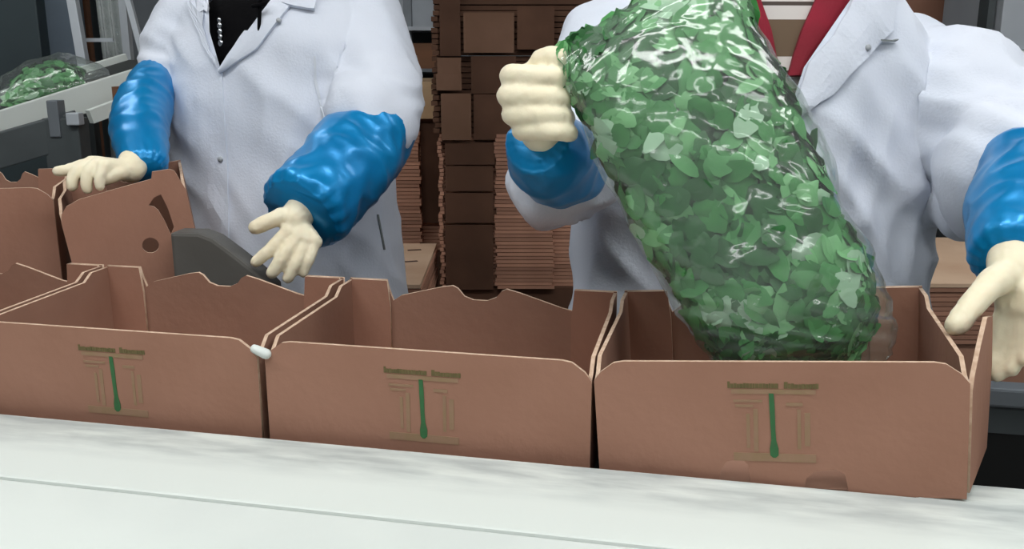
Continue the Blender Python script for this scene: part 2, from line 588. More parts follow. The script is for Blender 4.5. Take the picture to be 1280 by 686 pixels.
def carton(label, w=.421, d=.30, h=.158, group=None, notch=False, holes=False, logo=True, tabs=True):
    """open produce carton at the origin: front towards -y, base on z = 0"""
    t = thing('produce_carton', label, 'carton', group=group, xf=False)
    x = w / 2
    ch = .024
    base = [(-x, 0)]
    if notch:
        for c, k, e in ((-.042, .72, 1.5), (.060, .95, 1.12)):
            base += [(c + k * p, q * e) for p, q in ((-.030, 0), (-.026, .016), (-.016, .024), (.008, .027), (.018, .022), (.023, 0))]
    base += [(x, 0)]
    front = base + [(x, h - ch)] + [(x - ch * .35, h - ch * .55), (x - ch, h - .002), (x - ch * 1.5, h), (-x + ch * 1.5, h), (-x + ch, h - .002), (-x + ch * .35, h - ch * .55)] + [(-x, h - ch)]
    hl = ()
    if holes:
        front = [(-x, 0), (x, 0), (x, h - .02), (x - .012, h + .016), (x - .020, h + .020), (x - .048, h + .020), (x - .052, h + .008), (x - .09, h + .004), (-x + .036, h - .006), (-x + .014, h - .014), (-x + .004, h - .026), (-x, h - .04)]
        c = [(x - .052 + p, h - .048 + q) for p, q in ((-.014, .012), (-.002, .024), (.010, .027), (.016, .0), (.019, -.034), (.011, -.046), (.006, -.02), (.0, .0), (-.006, .008))]
        hl = (c, arc(x - .078, h - .106, .014, 0, 350, 13))
    fp = panel('front_panel', front, TH, Matrix.Translation((0, TH / 2, 0)), t, hl)
    # back: two corner tabs, an arched lip and a thumb dip in its middle
    g = h + .001
    k = w / .416
    back = [(-x, 0), (x, 0), (x, h + .012), (x - .062 * k, h + .012), (x - .064 * k, h - .022), (x - .082 * k, h - .018), (.062 * k, h + .002), (.042 * k, h + .007)]
    back += [(.034 * k, h + .003), (.026 * k, h - .007), (.012 * k, h - .013), (-.010 * k, h - .013), (-.024 * k, h - .008), (-.034 * k, h + .004), (-.042 * k, h + .008)]
    back += [(-.060 * k, h + .005), (-.125 * k, h - .012), (-x + .070 * k, h - .021), (-x + .064 * k, h - .004), (-x + .060 * k, h + .012), (-x, h + .012)]
    panel('back_panel', back, TH, Matrix.Translation((0, d - TH / 2, 0)) @ Matrix.Rotation(math.pi, 4, 'Z') @ Matrix.Diagonal((-1, -1, 1, 1)), t, (), ('kraft_inside', 'kraft_edge', 'kraft'))
    side = [(0, 0), (d - 2 * TH, 0), (d - 2 * TH, h + .010), (d - .055, h + .010), (d - .075, h - .002), (.03, h - .004), (.012, h - ch * .8), (0, h - ch)]
    for sx in (-1, 1):
        M = Matrix.Translation((sx * (x - TH / 2), TH, 0)) @ Matrix.Rotation(math.pi / 2, 4, 'Z')
        slot = [(.05, h * .55), (.058, h * .55), (.058, h * .68), (.05, h * .68)]
        panel('side_panel', side, TH, M, t, (slot,), ('kraft_inside', 'kraft_edge', 'kraft_inside'))
        if tabs:   # glued corner flap folded in against the back
            fl = [(-.062, 0), (0, 0), (0, h + .012), (-.058, h + .012), (-.062, h - .03)]
            fl = [(sx * p, q) for p, q in fl]
            panel('corner_tab', fl, TH, Matrix.Translation((sx * (x - TH), d - TH * 1.5 - .0005, 0)), t, (), ('kraft', 'kraft_edge', 'kraft'))
    mk(MB().box(-x + TH, x - TH, TH, d - TH, 0, .004), 'base_panel', 'kraft_inside', t)
    if logo:
        lg = MB()
        y = -.0006
        def q(x0, x1, z0, z1, mi, sk=0.0):
            lg.add([(x0, y, z0), (x1, y, z0), (x1 + sk, y, z1), (x0 + sk, y, z1), (x0, y + .0005, z0), (x1, y + .0005, z0), (x1 + sk, y + .0005, z1), (x0 + sk, y + .0005, z1)],
                   [(0, 1, 2, 3), (4, 7, 6, 5), (0, 4, 5, 1), (3, 2, 6, 7), (0, 3, 7, 4), (1, 5, 6, 2)], mi)
        rg = random.Random(3)
        lt = h - .026
        # two blurred words: runs of small uneven strokes
        for x0, x1 in ((-.050, .006), (.012, .050)):
            p = x0
            while p < x1 - .002:
                wd = rg.uniform(.0022, .0042)
                q(p, min(p + wd, x1), lt - .0052, lt + (.0026 if p == x0 else rg.uniform(-.0004, .0008)), 0)
                p += wd + .0004
        q(-.046, .046, lt - .012, lt - .0065, 1)
        for x0, x1, z0, z1 in ((-.044, -.012, .019, .022), (-.042, -.022, .025, .028), (.014, .032, .022, .026), (-.022, -.017, .03, .082), (-.030, -.026, .036, .078),
                               (.026, .030, .03, .078), (.034, .040, .034, .074), (-.045, .046, .084, .094)):
            q(x0, x1, lt - z1, lt - z0, 1)
        # green spear: slim stem with a fuller foot
        zz = [lt - .011, lt - .03, lt - .055, lt - .068, lt - .078, lt - .086, lt - .089]
        ww = [.0026, .0029, .0026, .0028, .0048, .0046, .0015]
        xs = [-.002, -.0012, -.0006, 0, .0004, .0005, .0005]
        n = len(zz)
        vs = [(xs[i] + sg * ww[i], yy, zz[i]) for yy in (y - .0004, y + .0005) for i in range(n) for sg in (-1, 1)]
        fs = []
        for i in range(n - 1):
            fs += [(2 * i, 2 * i + 2, 2 * i + 3, 2 * i + 1), (2 * n + 2 * i, 2 * n + 2 * i + 1, 2 * n + 2 * i + 3, 2 * n + 2 * i + 2),
                   (2 * i, 2 * n + 2 * i, 2 * n + 2 * i + 2, 2 * i + 2), (2 * i + 1, 2 * i + 3, 2 * n + 2 * i + 3, 2 * n + 2 * i + 1)]
        lg.add(vs, fs, 2)
        mk(lg, 'printed_emblem', ['ink_olive', 'ink_faint', 'ink_green'], fp)['label'] = 'faded green emblem and two blurred words printed on the board'
    return t

def put(o, loc, yaw=YAW, roll=0.0, pitch=0.0):
    o.matrix_basis = Matrix.Translation(loc) @ Matrix.Rotation(yaw, 4, 'Z') @ Matrix.Rotation(pitch, 4, 'X') @ Matrix.Rotation(roll, 4, 'Y')
    return o

PITCHX = .430
GRP = 'open cartons on the packing line'
put(carton('open brown carton cut off by the left picture edge, mostly outside', logo=False), line_pt(-2.5 * PITCHX - .006, 0, BELT + .001))
put(carton('empty open carton with emblem standing left of the middle carton'), line_pt(-1.5 * PITCHX - .006, .0, BELT + .001))
put(carton('empty open carton with emblem in the middle of the line'), line_pt(-.5 * PITCHX - .004, .0, BELT + .001))
c3 = carton('open carton with the bag of greens lowered into it, gripped at right', w=.408, notch=True)
pL, pR = Vector((.106, 1.030, .771)), Vector((.5035, .930, .8035))
dx = (pR - pL)
c3yaw = math.atan2(dx.y, dx.x)
c3roll = -math.atan2(dx.z, math.hypot(dx.x, dx.y))
put(c3, (pL + pR) / 2, c3yaw, c3roll)
# outer side flap of the right-hand carton, bent outwards by the hand
M3 = c3.matrix_basis.copy()
flap = [(0, .006), (.15, .0), (.175, .10), (.165, .165), (.11, .178), (.06, .160), (.012, .138), (0, .125)]
panel('side_flap', flap, TH, Matrix.Translation((.408 / 2 + .001, .004, 0)) @ Matrix.Rotation(R(90 - 19), 4, 'Z'), c3, (), ('kraft', 'kraft_edge', 'kraft'))
mk(MB().tube([line_pt(-PITCHX - .012, -.001, .914), line_pt(-PITCHX + .004, -.003, .909)], [.006, .007], 8), 'paper_scrap', 'white_plastic', None, True)
tag(bpy.data.objects['paper_scrap'], 'tiny white scrap caught in the gap between two cartons', 'scrap')

# shelf behind the line and the two cartons on it
SH = .852
ABH = .190
sh = thing('steel_shelf', 'grey steel shelf behind the line carrying two cartons', 'shelf', (-.85, 1.72, 0))
mk(MB().box(-1.35, -.65, 1.57, 1.87, SH - .02, SH - .001), 'shelf_plate', 'grey_steel', sh)
for a, b in ((-1.3, 1.6), (-.68, 1.6), (-1.3, 1.84), (-.68, 1.84)):
    mk(MB().box(a - .02, a + .02, b - .02, b + .02, 0, SH - .02), 'leg', 'dark_grey', sh)
ca = carton('upright carton with cut-out handle holes under the gloved hand', w=.208, d=.20, h=ABH, holes=True, logo=False)
q = P(180, 340, 1.625)
put(ca, (q.x, q.y, SH + .016), R(20), R(-7.5))
cb = carton('plain carton at the left picture edge beside the one with cut-out holes', w=.224, d=.20, h=ABH, logo=False)
q = P(-8, 340, 1.66)
put(cb, (q.x, q.y, SH + .008), R(14))
# grey rounded chute end right of the upright carton
mb = MB()
prof = [(-.05, .0), (-.05, .085), (.0, .085), (.025, .076), (.06, .050), (.10, .018), (.125, -.008), (.125, -.03)]
o0 = P(252, 352, 1.59)
ux, uy = Vector((.92, -.1, 0)).normalized(), Vector((.1, .92, 0)).normalized()
pr = [o0 + ux * a + Vector((0, 0, b)) for a, b in prof]
mb.loft([[p for p in pr], [p + uy * .05 for p in pr]])
ch_t = thing('chute_end', 'dark grey rounded rubber chute end right of the upright carton', 'chute', (o0.x + .08, o0.y, 0))
mk(mb, 'hood', 'grey_rubber', ch_t, bevel=.006)
c0 = o0 + ux * .08 + uy * .025
mk(MB().box(c0.x - .03, c0.x + .03, c0.y - .02, c0.y + .02, 0, o0.z + .002), 'post', 'dark_grey', ch_t)

# ------------------------------------------------------------------ people
def torso_rings(c, yaw, prof, seg=48, e=2.4):
    M = Matrix.Translation((c[0], c[1], 0)) @ Matrix.Rotation(yaw, 4, 'Z')
    rings = []
    for z, a, b, oy in prof:
        r = []
        for k in range(seg):
            th = 2 * math.pi * k / seg
            cx, sx = math.cos(th), math.sin(th)
            r.append(M @ Vector((math.copysign(abs(cx) ** (2 / e), cx) * a, math.copysign(abs(sx) ** (2 / e), sx) * b + oy, z)))
        rings.append(r)
    return rings

def resample(pts, vals, n):
    """smooth curve through points, n samples"""
    out, ov = [], []
    m = len(pts)
    for i in range(n):
        q = i / (n - 1) * (m - 1)
        k = min(int(q), m - 2)
        f = q - k
        p0, p1, p2, p3 = pts[max(k - 1, 0)], pts[k], pts[k + 1], pts[min(k + 2, m - 1)]
        out.append(0.5 * ((2 * p1) + (p2 - p0) * f + (2 * p0 - 5 * p1 + 4 * p2 - p3) * f * f + (3 * p1 - p0 - 3 * p2 + p3) * f ** 3))
        ov.append(vals[k] * (1 - f) + vals[k + 1] * f)
    return out, ov

def sleeve_cover(name, pts, radii, parent, seed=0, seg=72, n=70, label=None, pinch=.26):
    """puffed plastic oversleeve, gathered by elastic at both ends"""
    pts = [Vector(p) for p in pts]
    cp, cr = resample(pts, radii, n)
    mb = MB()
    rings = []
    prev = None
    off = Vector((seed * 3.1, seed * 1.7, 0))
    for i, p in enumerate(cp):
        q = i / (n - 1)
        d = (cp[min(i + 1, n - 1)] - cp[max(i - 1, 0)]).normalized()
        if prev is None:
            prev = Vector((0, 0, 1)) if abs(d.z) < .9 else Vector((1, 0, 0))
        x = (prev - d * prev.dot(d)).normalized()
        y = d.cross(x)
        prev = x
        endq = min(q, 1 - q)
        pin = 1 - (pinch if q > .5 else .2) * math.exp(-(endq / .035) ** 2)
        gather = math.exp(-(endq / .09) ** 2)
        r = []
        for k in range(seg):
            a = 2 * math.pi * k / seg
            u = x * math.cos(a) + y * math.sin(a)
            w = p + u * cr[i]
            z1 = noise.noise(w * 13 + off)
            z2 = 1 - abs(noise.noise(w * 24 + off * 2 + Vector((0, 0, 5)))) * 2
            dd = .09 * z1 + .06 * z2 + gather * .03 * math.sin(a * 19 + 3 * z1)
            r.append(p + u * cr[i] * pin * (1 + dd))
        rings.append(r)
    mb.loft(rings)
    o = mk(mb, name, 'sleeve_plastic', parent, True)
    if label:
        o['label'] = label
    return o

def hand(name, wrist, elbow_dir, fingers, thumb, parent, voxel=.0028, rad=.0112, palm_r=.0145, wr=.027, label=None, fill=(), smooth=5):
    """gloved hand: wrist stub, palm of metacarpals, four separate fingers, thumb"""
    mb = MB()
    wrist = Vector(wrist)
    mb.tube([wrist + elbow_dir * .085, wrist + elbow_dir * .03, wrist], [wr * 1.2, wr * 1.1, wr], 16)
    for i, f in enumerate(fingers):
        f = [Vector(p) for p in f]
        k = (1.0, 1.04, .98, .86)[i]
        mb.tube([wrist.lerp(f[0], .05), f[0]], [palm_r * 1.25, palm_r * 1.05], 12)
        n = len(f)
        pts, rr = resample(f, [rad * k * (1.14 - .24 * j / (n - 1)) for j in range(n)], 3 * n)
        mb.tube(pts, rr, 12)
    for pts_, rr_ in fill:      # stretched latex between closed fingers
        mb.tube(pts_, rr_, 12)
    for a, b in zip(fingers[:-1], fingers[1:]):
        m0 = (Vector(a[0]) + Vector(b[0])) / 2
        mb.tube([wrist, wrist.lerp(m0, .9)], [palm_r * 1.2, palm_r * 1.0], 12)
    th = [Vector(p) for p in thumb]
    mb.tube([wrist.lerp(th[0], .1)] + [th[0]], [palm_r * 1.2, palm_r * 1.1], 12)
    pts, rr = resample(th, [rad * (1.35 - .22 * j / (len(th) - 1)) for j in range(len(th))], 10)
    mb.tube(pts, rr, 12)
    def wr_noise(co, n):
        return .0007 * noise.noise(co * 120) + .0009 * noise.noise(co * 55)
    o = fused(name, mb, voxel, 'glove_latex', parent, smooth, wr_noise)
    if label:
        o['label'] = label
    return o

def head(c, yaw, mb):
    """head with nose, chin, ears and brow, added to a body to be fused; c is the centre of the skull"""
    M = Matrix.Translation(c) @ Matrix.Rotation(yaw, 4, 'Z')
    def B(x, y, z, r, sc=(1, 1, 1)):
        mb.ball(M @ Vector((x, y, z)), r, 16, 12, sc)
    B(0, .012, .02, .088, (.86, 1.05, 1))
    B(0, -.018, -.045, .068, (.88, .95, 1.05))
    B(0, -.052, -.088, .03, (1, .9, .8))
    mb.tube([M @ Vector((0, -.082, .012)), M @ Vector((0, -.108, -.03))], [.009, .014], 10)
    for s in (-1, 1):
        B(s * .013, -.094, -.032, .009)
        B(s * .077, .012, -.012, .022, (.35, .8, 1.3))
        B(s * .034, -.072, .018, .014, (1.5, .8, .5))
    return M

def clothing_fold(seed, amp=.010, elbows=()):
    o = Vector((seed * 7.3, seed * 2.9, seed * 5.1))
    def f(co, n):
        q = Vector((co.x * 9, co.y * 9, co.z * 2.6)) + o
        q2 = Vector((co.x * 17, co.y * 17, co.z * 7)) + o
        q3 = Vector(((co.x + co.z * .8) * 11, co.y * 8, (co.z - co.x * .8) * 3.5)) + o
        a = noise.noise(q)
        b = 1 - 2 * abs(noise.noise(q2))
        c = 1 - 2 * abs(noise.noise(q3))
        e = 0.0
        for p in elbows:      # cloth bunched up above the bend of the arm
            w = math.exp(-((co - p).length / .11) ** 2)
            if w > .01:
                e += w * (1 - 2 * abs(noise.noise(Vector((co.x * 9, co.y * 9, co.z * 26 + co.x * 10)) + o)))
        return amp * (a * 1.2 + b * .35 + c * .8 + e * 1.1)
    return f

def carve(px_edges, inside, bvh_max_t):
    """cuts the neck opening: planes through the lens and each edge, then drops the front faces between them"""
    def ed(me):
        bm = bmesh.new()
        bm.from_mesh(me)
        for a, b in px_edges:
            n = ray(*a).cross(ray(*b)).normalized()
            bmesh.ops.bisect_plane(bm, geom=bm.verts[:] + bm.edges[:] + bm.faces[:], plane_co=CAM, plane_no=n)
        kill = []
        for f in bm.faces:
            c = f.calc_center_median() - CAM
            t = c.dot(FW)
            u, v = 640 + FPX * c.dot(XX) / t, 343 - FPX * c.dot(UP) / t
            if t < bvh_max_t and inside(u, v):
                kill.append(f)
        bmesh.ops.delete(bm, geom=kill, context='FACES')
        bm.to_mesh(me)
        bm.free()
    return ed

def in_poly(poly):
    def f(u, v):
        c = False
        j = len(poly) - 1
        for i in range(len(poly)):
            a, b = poly[i], poly[j]
            if (a[1] > v) != (b[1] > v) and u < (b[0] - a[0]) * (v - a[1]) / (b[1] - a[1]) + a[0]:
                c = not c
            j = i
        return c
    return f

def lower_body(root, c, yaw, hip=.82):
    M = Matrix.Translation((c[0], c[1], 0)) @ Matrix.Rotation(yaw, 4, 'Z')
    mb = MB()
    for s in (-1, 1):
        mb.tube([M @ Vector((s * .09, 0, hip)), M @ Vector((s * .10, -.01, .46)), M @ Vector((s * .10, .01, .09))], [.095, .07, .055], 16)
    mb.tube([M @ Vector((0, 0, hip + .12)), M @ Vector((0, 0, hip - .03))], [.15, .15], 20)
    fused('trousers', mb, .014, 'trouser_cloth', root, 4)
    for s in (-1, 1):
        sb = MB().tube([M @ Vector((s * .105, .05, .045)), M @ Vector((s * .11, -.06, .045)), M @ Vector((s * .115, -.17, .035))], [.044, .044, .034], 14)
        for v in sb.v:
            v.z = max(v.z, 0.0)
        mk(sb, 'shoe', 'shoe_rubber', root, True)

def person(label, c, yaw, prof, arms, neck_z, head_z, shirt_mat, fold_seed, v_edges, v_poly, cut_t, head_off=(0, -.03), cuffs=(.13, .08), extra=(), fold=.010):
    root = thing('person', label, 'person', (c[0], c[1], 0), (0, 0, yaw))
    M = Matrix.Translation((c[0], c[1], 0)) @ Matrix.Rotation(yaw, 4, 'Z')
    # the body: torso, neck, head and arms in one continuous skin
    mb = MB()
    mb.loft(torso_rings(c, yaw, [(z, a - .045, b - .04, oy) for z, a, b, oy in prof if z > .8]))
    hc = M @ Vector((head_off[0], head_off[1], head_z))
    mb.tube([M @ Vector((0, .01, neck_z - .06)), M @ Vector((head_off[0] * .6, head_off[1] * .5, head_z - .06))], [.062, .055], 18)
    HM = head(hc, yaw, mb)
    for sh_, el, wr, hd in arms:
        mb.tube([sh_, el, Vector(el).lerp(Vector(wr), .75)], [.045, .030, .024], 14)
    body = fused('body', mb, .009, 'skin', root, 4)
    for s in (-1, 1):
        mk(MB().ball(HM @ Vector((s * .033, -.080, .0)), .0095, 12, 8), 'eye', 'eye', body, True)
    mk(MB().tube([HM @ Vector((-.022, -.084, -.062)), HM @ Vector((0, -.094, -.062)), HM @ Vector((.022, -.084, -.062))], [.004, .007, .004], 10), 'lips', 'lip', body, True)
    hb = MB()
    hb.ball(HM @ Vector((0, .03, .035)), .098, 20, 14, (.92, 1.0, .95))
    hn = mk(hb, 'hair_net', 'net', body, True)
    for s in (-1, 1):
        mk(MB().ball(HM @ Vector((s * .074, .018, .012)), .022, 10, 8, (.5, 1.1, 1.5)), 'hair', 'hair', body, True)
    # shirt
    mb = MB()
    mb.loft(torso_rings(c, yaw, [(z, a - .028, b - .022, oy) for z, a, b, oy in prof if z > .8]))
    shirt = fused('shirt', mb, .010, shirt_mat, root, 4)
    # coat: skirt, chest and both sleeves in one cloth
    mb = MB()
    mb.loft(torso_rings(c, yaw, prof))
    for (sh_, el, wr, hd), cuff in zip(arms, cuffs):
        s1, r1 = resample([Vector(sh_), Vector(sh_).lerp(Vector(el), .5), Vector(el), Vector(el).lerp(Vector(wr), cuff)], hd, 12)
        mb.tube(s1, r1, 20)
    for a, b, c_, d_ in extra:
        mb.tube([a, b], [c_, d_], 20)
    coat = fused('coat', mb, .009, 'coat_cloth', root, 8, clothing_fold(fold_seed, fold, [a[1] for a in arms]), carve(v_edges, in_poly(v_poly), cut_t))
    lower_body(root, c, yaw)
    return root, coat, shirt, body

# --- left worker
LC = (-.50, 1.98)
LYAW = R(-24)
lprof = [(.52, .285, .20, .0), (.75, .275, .195, 0), (.95, .258, .185, 0), (1.08, .245, .175, 0), (1.20, .238, .17, .0), (1.30, .228, .152, .005),
         (1.37, .195, .128, .012), (1.41, .135, .10, .018), (1.435, .085, .08, .02), (1.45, .07, .07, .02)]
lR = (P(448, 18, 1.93), P(476, 134, 1.80), P(366, 276, 1.60), [.078, .080, .078, .086])
lL = (P(232, 30, 1.96), P(206, 88, 1.92), P(172, 207, 1.64), [.066, .056, .046, .044])
lw, lcoat, lshirt, lbody = person('person in a white coat over a black zip top, hands near the cartons', LC, LYAW, lprof, [lR, lL], 1.45, 1.60, 'black_cloth', 1,
                                  [((258, -60), (262, 40)), ((262, 40), (275, 84)), ((275, 84), (350, -16))], [(250, -80), (258, -60), (262, 40), (275, 84), (350, -16), (400, -80)], 1.95)
lb = world_bvh(lcoat)
drape('lapel', [((337, 0), (402, -40)), ((318, 26), (352, 24)), ((298, 54), (322, 62)), ((276, 86), (277, 92))], 5, lb, .004, .004, 'coat_cloth', lcoat, t0=1.75, puff=.003)
drape('collar', [((352, -24), (404, -46)), ((347, -4), (398, -18)), ((354, 8), (393, 15))], 5, lb, .008, .004, 'coat_cloth', lcoat, t0=1.75)
drape('lapel', [((236, -40), (259, -40)), ((238, 8), (263, 40)), ((258, 60), (275, 86))], 4, lb, .004, .003, 'coat_cloth', lcoat, t0=1.75)
drape('front_placket', [((262, 92), (278, 86)), ((262, 200), (285, 200)), ((258, 350), (288, 350))], 3, lb, .001, .0025, 'coat_cloth', lcoat, ny=10, t0=1.75)
drape('pocket_slit', [((471, 268), (473, 268)), ((479, 312), (481, 312))], 1, lb, .001, .001, 'seam', lcoat, t0=1.8)
drape('sleeve_seam', [((392, 70), (395, 70)), ((392, 100), (396, 100)), ((404, 150), (407, 150))], 1, lb, .001, .0012, 'coat_thread', lcoat, t0=1.8)
def button(u, v, bvh, parent, r=.0065, up=0.0):
    h = bvh.ray_cast(CAM, ray(u, v).normalized())
    if h[0] is None:
        return
    n = h[1] if h[1].dot(FW) < 0 else -h[1]
    mk(MB().tube([h[0] + n * (.002 + up), h[0] + n * (.0065 + up)], [r, r * .85], 14, dome=False), 'button', 'button', parent, True)
button(277, 199, lb, lcoat)
button(350, 28, lb, lcoat, .005, .003)
button(278, 300, lb, lcoat)
# zip pull on the black top, pen on the lapel
sb_ = world_bvh(lshirt)
hz = sb_.ray_cast(CAM, ray(277, 40).normalized())[0] or P(277, 40, 1.78)
zp = MB()
for k, (dv, r) in enumerate(((-.022, .0045), (-.012, .0055), (0, .0055), (.010, .005), (.022, .0062))):
    zp.ball(hz + Vector((0, -.010, -dv)), r, 8, 6, (1, .6, 1.25))
mk(zp, 'zip_pull', 'chrome', lshirt, True)['label'] = 'silver zip pull'
hp = lb.ray_cast(CAM, ray(328, 22).normalized())[0]
pe = thing('pen', 'black pen clipped on the coat lapel beside the black top', 'pen', hp)
mk(MB().tube([hp + Vector((.002, -.018, .03)), hp + Vector((-.004, -.018, -.030))], [.0045, .003], 10), 'barrel', 'black_cloth', pe, True)
mk(MB().tube([hp + Vector((-.010, -.022, .020)), hp + Vector((.012, -.022, .024))], [.004, .004], 8), 'clip', 'black_cloth', pe, True)
# oversleeves and gloves
sleeve_cover('oversleeve', [P(478, 144, 1.80), P(462, 172, 1.76), P(424, 216, 1.68), P(374, 268, 1.60)], [.072, .080, .083, .077], lw, 1, pinch=.10)
sleeve_cover('oversleeve', [P(196, 92, 1.89), P(180, 130, 1.81), P(174, 165, 1.73), P(182, 214, 1.645)], [.036, .053, .052, .036], lw, 2)
hand('glove', P(368, 274, 1.59), (P(400, 235, 1.63) - P(368, 274, 1.59)).normalized(),
     [[P(360, 290, 1.575), P(343, 307, 1.565), P(331, 318, 1.562), P(320, 327, 1.562)], [P(371, 297, 1.575), P(357, 317, 1.562), P(348, 330, 1.56), P(340, 341, 1.562)],
      [P(382, 301, 1.58), P(373, 322, 1.567), P(366, 336, 1.566), P(360, 347, 1.568)], [P(392, 302, 1.585), P(388, 319, 1.575), P(383, 331, 1.574), P(379, 341, 1.575)]],
     [P(352, 270, 1.578), P(336, 277, 1.568), P(320, 284, 1.565)], lw, rad=.0115)
hand('glove', P(164, 212, 1.625), (P(174, 182, 1.70) - P(164, 212, 1.625)).normalized(),
     [[P(116, 204, 1.605), P(96, 209, 1.595), P(84, 213, 1.592), P(72, 214, 1.592)], [P(118, 206, 1.60), P(100, 212, 1.588), P(92, 222, 1.582), P(90, 233, 1.582)],
      [P(124, 206, 1.592), P(112, 213, 1.580), P(108, 225, 1.576), P(109, 236, 1.578)], [P(131, 208, 1.585), P(126, 216, 1.576), P(124, 224, 1.574), P(125, 233, 1.576)]],
     [P(150, 216, 1.60), P(140, 220, 1.592), P(130, 224, 1.590)], lw, rad=.0105, palm_r=.0135, wr=.024)

# --- right worker
RC = (.425, 1.60)
RYAW = R(4)
rprof = [(.50, .325, .18, 0), (.75, .318, .178, 0), (.92, .305, .175, 0), (1.05, .292, .172, 0), (1.15, .282, .17, .0), (1.25, .275, .158, .002), (1.32, .262, .142, .008),
         (1.38, .228, .125, .014), (1.43, .16, .105, .018), (1.46, .095, .085, .022), (1.48, .075, .07, .022)]
rL = (P(775, 50, 1.57), P(708, 214, 1.40), P(668, 170, 1.215), [.088, .082, .076, .070])
rR = (P(1146, 86, 1.60), P(1255, 196, 1.44), P(1262, 336, 1.16), [.088, .098, .098, .088])
rw, rcoat, rshirt, rbody = person('person in a white coat over a red top, holding the bag of greens', RC, RYAW, rprof, [rL, rR], 1.48, 1.625, 'striped_knit', 4,
                                  [((900, -30), (985, 145)), ((985, 145), (1005, 84)), ((1005, 84), (1075, -18))], [(880, -70), (900, -30), (985, 145), (1005, 84), (1075, -18), (1100, -70)], 1.60, cuffs=(.10, .16), fold=.016,
                                  extra=[(P(1205, 120, 1.56), P(1205, 262, 1.50), .07, .052)])
rb = world_bvh(rcoat)
rs = world_bvh(rshirt)
drape('jacket_edge', [((1008, -30), (1078, -30)), ((1018, 0), (1066, 0)), ((1000, 40), (1044, 40)), ((990, 70), (1014, 74)), ((983, 96), (1006, 96))], 6, rs, .004, .006, 'red_cloth', rshirt, t0=1.42, puff=.004)['label'] = 'red jacket edge'
drape('jacket_edge', [((915, -30), (942, -30)), ((925, 0), (948, 0)), ((946, 40), (962, 40)), ((962, 76), (969, 76))], 4, rs, .004, .006, 'red_cloth', rshirt, t0=1.42, puff=.003)['label'] = 'red jacket edge'
drape('lapel', [((1068, -10), (1120, -20)), ((1058, 14), (1112, 40)), ((1040, 46), (1094, 58)), ((1010, 78), (1066, 90)), ((1000, 110), (1040, 118)), ((988, 146), (992, 152))], 6, rb, .004, .004, 'coat_cloth', rcoat, t0=1.42, puff=.003)
drape('lapel', [((880, -30), (908, -30)), ((905, 30), (926, 20)), ((962, 120), (986, 146))], 4, rb, .004, .004, 'coat_cloth', rcoat, t0=1.42)
drape('front_placket', [((976, 150), (1002, 150)), ((974, 300), (1004, 300)), ((972, 420), (1006, 420))], 3, rb, .001, .0025, 'coat_cloth', rcoat, ny=10, t0=1.42)
drape('collar_notch', [((1084, 44), (1085.5, 43)), ((1098, 51), (1098.5, 49.4)), ((1118, 53), (1118, 51.6))], 1, rb, .0075, .001, 'seam', rcoat, t0=1.42)
button(1078, 62, rb, rcoat, .0052, .007)
sleeve_cover('oversleeve', [P(710, 212, 1.385), P(703, 207, 1.34), P(688, 194, 1.27), P(672, 172, 1.215)], [.062, .064, .058, .042], rw, 3)
sleeve_cover('oversleeve', [P(1290, 205, 1.38), P(1292, 228, 1.32), P(1280, 270, 1.24), P(1268, 332, 1.165)], [.070, .078, .072, .052], rw, 4)
# fist closed on the bag's corner, finger backs towards the lens
FT = 1.165
def fist_finger(v, du=0, k=1.0):
    return [P(668 + du, v + 2, FT + .042), P(640 + du, v, FT + .022), P(646 + du, v, FT + .004), P(674 + du, v + 1, FT - .008), P(700 + du * .6, v + 3, FT - .001), P(706 + du * .5, v + 4, FT + .02)]
hand('glove', P(676, 165, FT + .048), (P(730, 220, 1.40) - P(676, 165, FT + .048)).normalized(),
     [fist_finger(95), fist_finger(120, -3), fist_finger(143, 2), fist_finger(163, 13)],
     [P(672, 92, FT + .04), P(682, 76, FT + .02), P(700, 74, FT + .004)], rw, rad=.0146, palm_r=.018, wr=.028, smooth=8,
     fill=[([P(650, 93, FT + .014), P(644, 120, FT + .013), P(655, 164, FT + .016)], [.013, .0135, .012]), ([P(676, 95, FT + .006), P(676, 120, FT + .004), P(680, 164, FT + .010)], [.013, .0135, .0115])])
# hand on the flap of the carton
hand('glove', P(1266, 338, 1.15), (P(1276, 270, 1.22) - P(1266, 338, 1.15)).normalized(),
     [[P(1262, 380, 1.145), P(1250, 412, 1.15), P(1242, 436, 1.155), P(1238, 458, 1.15)], [P(1274, 384, 1.135), P(1264, 420, 1.145), P(1254, 444, 1.15), P(1247, 466, 1.145)],
      [P(1286, 386, 1.125), P(1280, 420, 1.13), P(1272, 442, 1.135), P(1264, 460, 1.135)], [P(1297, 384, 1.115), P(1294, 412, 1.115), P(1288, 432, 1.12), P(1282, 448, 1.12)]],
     [P(1240, 354, 1.12), P(1216, 380, 1.095), P(1196, 406, 1.085)], rw, rad=.0125, palm_r=.0175, wr=.030)

